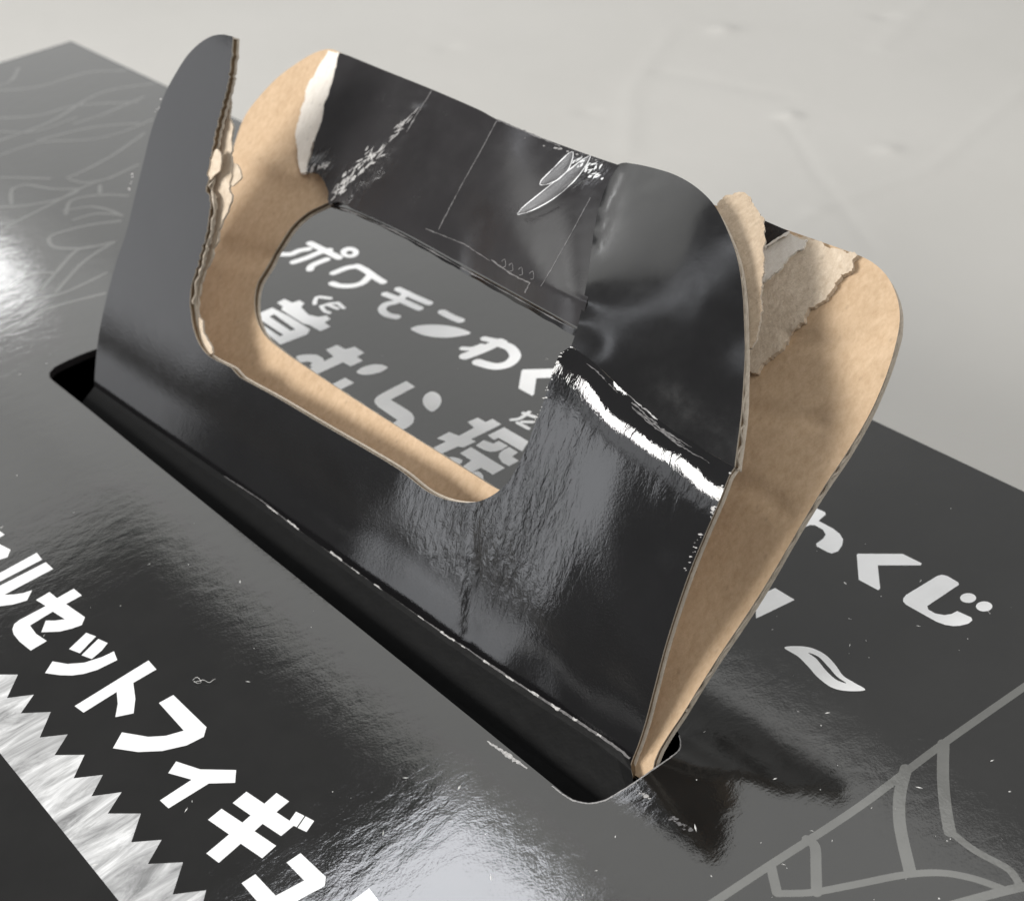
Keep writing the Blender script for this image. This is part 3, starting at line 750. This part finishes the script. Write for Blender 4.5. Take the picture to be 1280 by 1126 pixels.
# grey line drawing, lower right
LW = 1.05
glyph('line_drawing', *Fc, [('s', LW * 1.1, [(-40, 972), (20, 932), (250, 780), (620, 538), (930, 305), (1290, 52), (1380, -10)]), ('s', LW * 1.2, [(268, 775), (280, 830), (292, 880)]),
                       ('s', LW, [(292, 884), (430, 880), (620, 845), (800, 810), (950, 802), (1080, 825), (1190, 864)]), ('s', LW * 1.3, [(412, 668), (443, 695), (448, 780), (450, 880)]), ('s', LW * 1.5, [(808, 385), (782, 500), (785, 620), (825, 800)]),
                       ('s', LW * 1.5, [(958, 285), (956, 420), (966, 540), (984, 640)]), ('s', LW, [(970, 625), (1080, 710), (1215, 785), (1252, 830), (1265, 860)]), ('s', LW * 1.2, [(960, 940), (1180, 880), (1300, 852)])], 'print_grey')
K = (0, 150, .25); K2 = (0, 20, .15625)
faint = [[(600, 505), (450, 525), (300, 562), (245, 590), (260, 630), (320, 642), (430, 640), (560, 612)], [(205, 850), (290, 750), (380, 655), (460, 632)], [(280, 860), (400, 725), (480, 665), (570, 610)], [(-20, 1075), (120, 1010), (250, 940), (520, 868)],
         [(130, 900), (300, 870), (420, 820), (530, 765)], [(58, 420), (60, 350), (130, 325), (260, 345), (390, 350), (300, 395), (150, 425), (-20, 438)], [(330, 470), (350, 410), (420, 385), (520, 375), (640, 380)],
         [(20, 540), (120, 490), (260, 420), (420, 335), (560, 285), (690, 225)], [(-20, 185), (200, 115), (450, 100), (620, 60), (760, 0)], [(340, 290), (430, 250), (560, 180), (720, 70)], [(500, 330), (500, 365)], [(320, 455), (450, 435), (540, 450), (610, 480)],
         [(370, 500), (480, 470), (590, 475)], [(-10, 290), (120, 290), (250, 295)], [(350, 300), (430, 315), (560, 290)], [(20, 860), (150, 775), (270, 765)], [(-10, 60), (180, 60), (380, -10)]]
glyph('line_drawing', *K, [('s', 1.0, f) for f in faint], 'print_faint')
faint2 = [[(-10, 600), (300, 570), (700, 455), (1000, 440)], [(-10, 820), (300, 800), (600, 720), (1100, 690)], [(-10, 1000), (400, 850), (800, 620), (1250, 540)], [(600, 860), (800, 800), (1150, 650)], [(150, 420), (90, 520), (-10, 560)], [(300, 1000), (700, 900), (1100, 860)]]
glyph('line_drawing', *K2, [('s', 1.1, f) for f in faint2], 'print_faint')

# ------------------------------------------------------------------ marks on the strip
marks = [ribbon_px(poly_resample([(621, 151), (603, 185), (575, 235), (548, 287)], 4, False), 1.0, .4, 1), ribbon_px(poly_resample([(738, 247), (715, 290), (690, 335), (676, 358)], 4, False), .8, .4, 2),
         ribbon_px(poly_resample([(532, 286), (580, 305), (612, 326)], 4, False), .9, .5, 4), ribbon_px(poly_resample([(614, 325), (640, 343), (662, 354), (656, 366)], 3, False), 2.0, .4, 5),
         ribbon_px(poly_resample([(622, 150), (700, 183)], 3, False), 1.5, .6, 6), ribbon_px(poly_resample([(540, 113), (520, 145), (508, 165)], 3, False), 1.4, .5, 7)]
for k, x in enumerate((629, 638, 650, 664)): marks.append(ribbon_px(catmull([(x - 2, 327 + k * 5), (x + 2, 324 + k * 5), (x + 3, 333 + k * 5), (x - 1, 334 + k * 5)], False, 2), .9, .2, k))
decal('crease_mark', marks, dBar, ['worn_faint'], front_handle, .00006)

# white chips where the lid is worn
def scuff(parent, depth, spine, wpx, seed, n=14, m_='worn_white', eps=.00002):
    r = np.random.default_rng(seed); L = poly_resample(spine, 2.0, False); items = []
    for _ in range(n):
        c = L[r.integers(len(L))] + r.normal(0, wpx * .4, 2); k = r.integers(5, 9); a0 = r.uniform(0, 6.3)
        sz = abs(r.normal(0, 1)) * wpx * .28 + .5
        items.append(np.array([(c[0] + sz * r.uniform(.5, 1.6) * math.cos(a0 + t), c[1] + sz * r.uniform(.3, .9) * math.sin(a0 + t)) for t in np.linspace(0, 2 * math.pi, k, endpoint=False)]))
    return decal('scuff', items, depth, [m_], parent, eps)
le = poly_resample([(609, 926), (627, 938), (647, 952), (659, 960)], 2.5, False)
lip = catmull([(690, 981), (704, 992), (716, 999), (736, 1003), (756, 999), (772, 990), (790, 979), (820, 958), (840, 944), (849, 936), (851, 928), (849, 918)], False, 3)
decal('slot_lip', [ribbon_px(lip + [0, .8], 1.6, .2, 3)], d_lid, ['worn_grey'], lid, .00001)
lid_edge = ribbon_px(le, np.interp(np.linspace(0, 1, len(le)), [0, .2, .6, 1], [1.2, 3.5, 5, 2]), .35, 4)
decal('scuff', [lid_edge], d_lid, ['worn_white'], lid, .00001)
scuff(lid, d_lid, [(795, 987), (806, 993), (812, 997)], 4, 1, 12)
scuff(lid, d_lid, [(838, 1022), (855, 1032), (868, 1040)], 5, 2, 34, 'worn_faint')
scuff(front_handle, dF, [(206, 118), (196, 140)], 2, 3, 8, 'worn_grey', .00006)
scuff(front_handle, dF, [(169, 205), (161, 240), (158, 246)], 2, 4, 9, 'worn_grey', .00006)
scuff(front_handle, dF, [(712, 436), (700, 446), (690, 470), (683, 492), (676, 512), (668, 530)], 3, 5, 26, 'worn_white', .00006)
scuff(front_handle, dF, [(912, 588), (902, 610), (893, 632), (886, 650)], 3.5, 6, 24, 'worn_white', .00006)
scuff(front_handle, dF, [(880, 660), (866, 690), (856, 715)], 4, 7, 14, 'worn_grey', .00006)
scuff(front_handle, dBar, [(655, 172), (690, 184), (715, 192), (748, 204)], 3, 8, 14, 'worn_grey', .00006)

# cracked film showing as short pale streaks along the crumples
def streaks(spine, spread, n, lo, hi, direction, seed, m_='worn_white', w0=1.0):
    r = np.random.default_rng(seed); L = poly_resample(spine, 2.0, False); items = []
    for _ in range(n):
        c = L[r.integers(len(L))] + r.normal(0, spread, 2); l = r.uniform(lo, hi); a = math.radians(direction + r.normal(0, 16))
        d = np.array([math.cos(a), math.sin(a)]); t = np.linspace(-.5, .5, 7)
        ln = c + t[:, None] * l * d + np.cumsum(r.normal(0, .25, (7, 2)), 0)
        items.append(ribbon_px(ln, .3 + w0 * np.cos(t * math.pi) * r.uniform(.5, 1.5), .3, int(r.integers(1e6))))
    return decal('film_crack', items, dBar, [m_], front_handle, .00005)
streaks([(418, 243), (440, 218), (468, 190)], 3.5, 46, 5, 15, -48, 51, 'worn_white', 1.3)
streaks([(420, 240), (470, 192), (500, 160), (520, 138)], 3, 30, 6, 18, -50, 52, 'worn_grey', 1.0)
streaks([(388, 211), (402, 207), (414, 204)], 2.5, 26, 3, 8, -60, 53, 'worn_white', 1.1)
streaks([(726, 204), (742, 213), (750, 222)], 3.5, 26, 4, 10, -35, 54, 'film_rim_white', 1.4)
# film wrapped round the lower edge of the strip
we = catmull([(414, 256), (440, 263), (500, 290), (580, 334), (640, 367), (700, 400), (722, 412)], False, 6)
wo = (we + np.column_stack([np.linspace(-1, -3, len(we)), np.linspace(3, 8.5, len(we)) + .6 * np.sin(np.arange(len(we)) * 1.1)]))[::-1]
board('wrapped_edge', [np.vstack([we, wo])], lambda p: dBar(p) + .0014, .0006, ['film_black', 'kraft', 'film_worn'], front_handle, 6, ((0, 0), (1, 0)), (2,))
decal('crease_mark', [ribbon_px(we[2:-1] + [-.8, 2.2], 1.1 + .7 * np.sin(np.arange(len(we) - 3) * .7), .3, 8)], lambda p: dBar(p) + .0013, ['worn_faint'], front_handle, .0001)

# curled loops of clear film
def film_loop(a, b_, wpx):
    a = np.array(a, float); b_ = np.array(b_, float); d = b_ - a; n = np.array([-d[1], d[0]]) / np.linalg.norm(d)
    s = np.linspace(0, 1, 14); c = a + s[:, None] * d + n * (np.sin(s * math.pi) * wpx * .35)[:, None]
    wv_ = np.sin(s * math.pi)**.6 * wpx / 2 + .6
    L_ = np.vstack([c + n * wv_[:, None], (c - n * wv_[:, None])[::-1]])
    V = []; F = []
    dep = lambda p: dBar(p) - .0013
    rows = []
    for k in range(5):
        q = c + n * (wv_ * (1 - k / 2))[:, None]
        rows.append(lift(q, dep(q) - .0012 * (1 - ((k - 2) / 2)**2)))
    V = np.vstack(rows); m2 = len(s)
    for k in range(4):
        for i in range(m2 - 1): F.append((k * m2 + i, (k + 1) * m2 + i, (k + 1) * m2 + i + 1, k * m2 + i + 1))
    o = link('film_curl', V, F, ['clear_film'], front_handle)
    sm = o.modifiers.new('s', 'SOLIDIFY'); sm.thickness = .00012
    rim = np.vstack([L_, L_[:1]])
    rw = .25 + 1.1 * np.abs(np.sin(np.arange(len(rim)) * .47 + a[0]))
    decal('film_rim', [ribbon_px(rim, rw, .25, 3)], lambda p: dep(p) - .0003, ['film_rim_white'], front_handle, .0)
film_loop((675, 231), (716, 190), 14)
film_loop((647, 268), (738, 195), 15)

# ------------------------------------------------------------------ loose fluff and dust on the lid
def lint():
    px = np.array([(241, 851), (247, 849), (252, 853), (248, 856), (243, 854), (252, 852), (262, 854), (270, 851)], float)
    L = catmull(px, False, 2); W = lift(L, d_lid(L)); n = len(W); V = []; F = []
    W[:, 2] = .0002 + .0003 * np.sin(np.arange(n) * .5)**2
    for i in range(n):
        t = W[min(i + 1, n - 1)] - W[max(i - 1, 0)]; t /= np.linalg.norm(t); u = np.cross(t, [0, 0, 1.]); u /= np.linalg.norm(u); v_ = np.cross(u, t)
        for a in range(5):
            V.append(W[i] + .000032 * (math.cos(a * 1.2566) * u + math.sin(a * 1.2566) * v_))
    for i in range(n - 1):
        for a in range(5): F.append((i * 5 + a, i * 5 + (a + 1) % 5, i * 5 + 5 + (a + 1) % 5, i * 5 + 5 + a))
    o = link('lint_fibre', V, F, ['dust'])
    o['label'] = 'tiny curled pale fibre lying on the black lid beside the lettering'; o['category'] = 'fibre'
lint()
def dust():
    V = []; F = []
    r = np.random.default_rng(5)
    for i in range(120):
        px = np.array([[r.uniform(0, 1280), r.uniform(420, 1126)]])
        if i % 3 == 0: px = np.array([[r.uniform(880, 1280), r.uniform(700, 1126)]])
        W = lift(px, d_lid(px))[0]
        if not (BX0 < W[0] < BX1 and BY0 < W[1] < BY1) or inside(slot_w, W[None, :2])[0]: continue
        s = abs(r.normal(0, .00005)) + .00003; a = r.uniform(0, 6.3); l = s * r.choice([1, 1, 1, 3.5, 6])
        ux, uy = np.array([math.cos(a), math.sin(a)]) * l, np.array([-math.sin(a), math.cos(a)]) * s
        z = .00002; k = len(V)
        for d in (ux, uy, -ux, -uy): V.append((W[0] + d[0], W[1] + d[1], z))
        V.append((W[0], W[1], z + s * .5))
        F += [(k + i_, k + (i_ + 1) % 4, k + 4) for i_ in range(4)]
    o = link('dust', V, F, ['dust'], None, None, False); o['kind'] = 'stuff'
    o['label'] = 'fine pale dust specks scattered over the black lid'
dust()
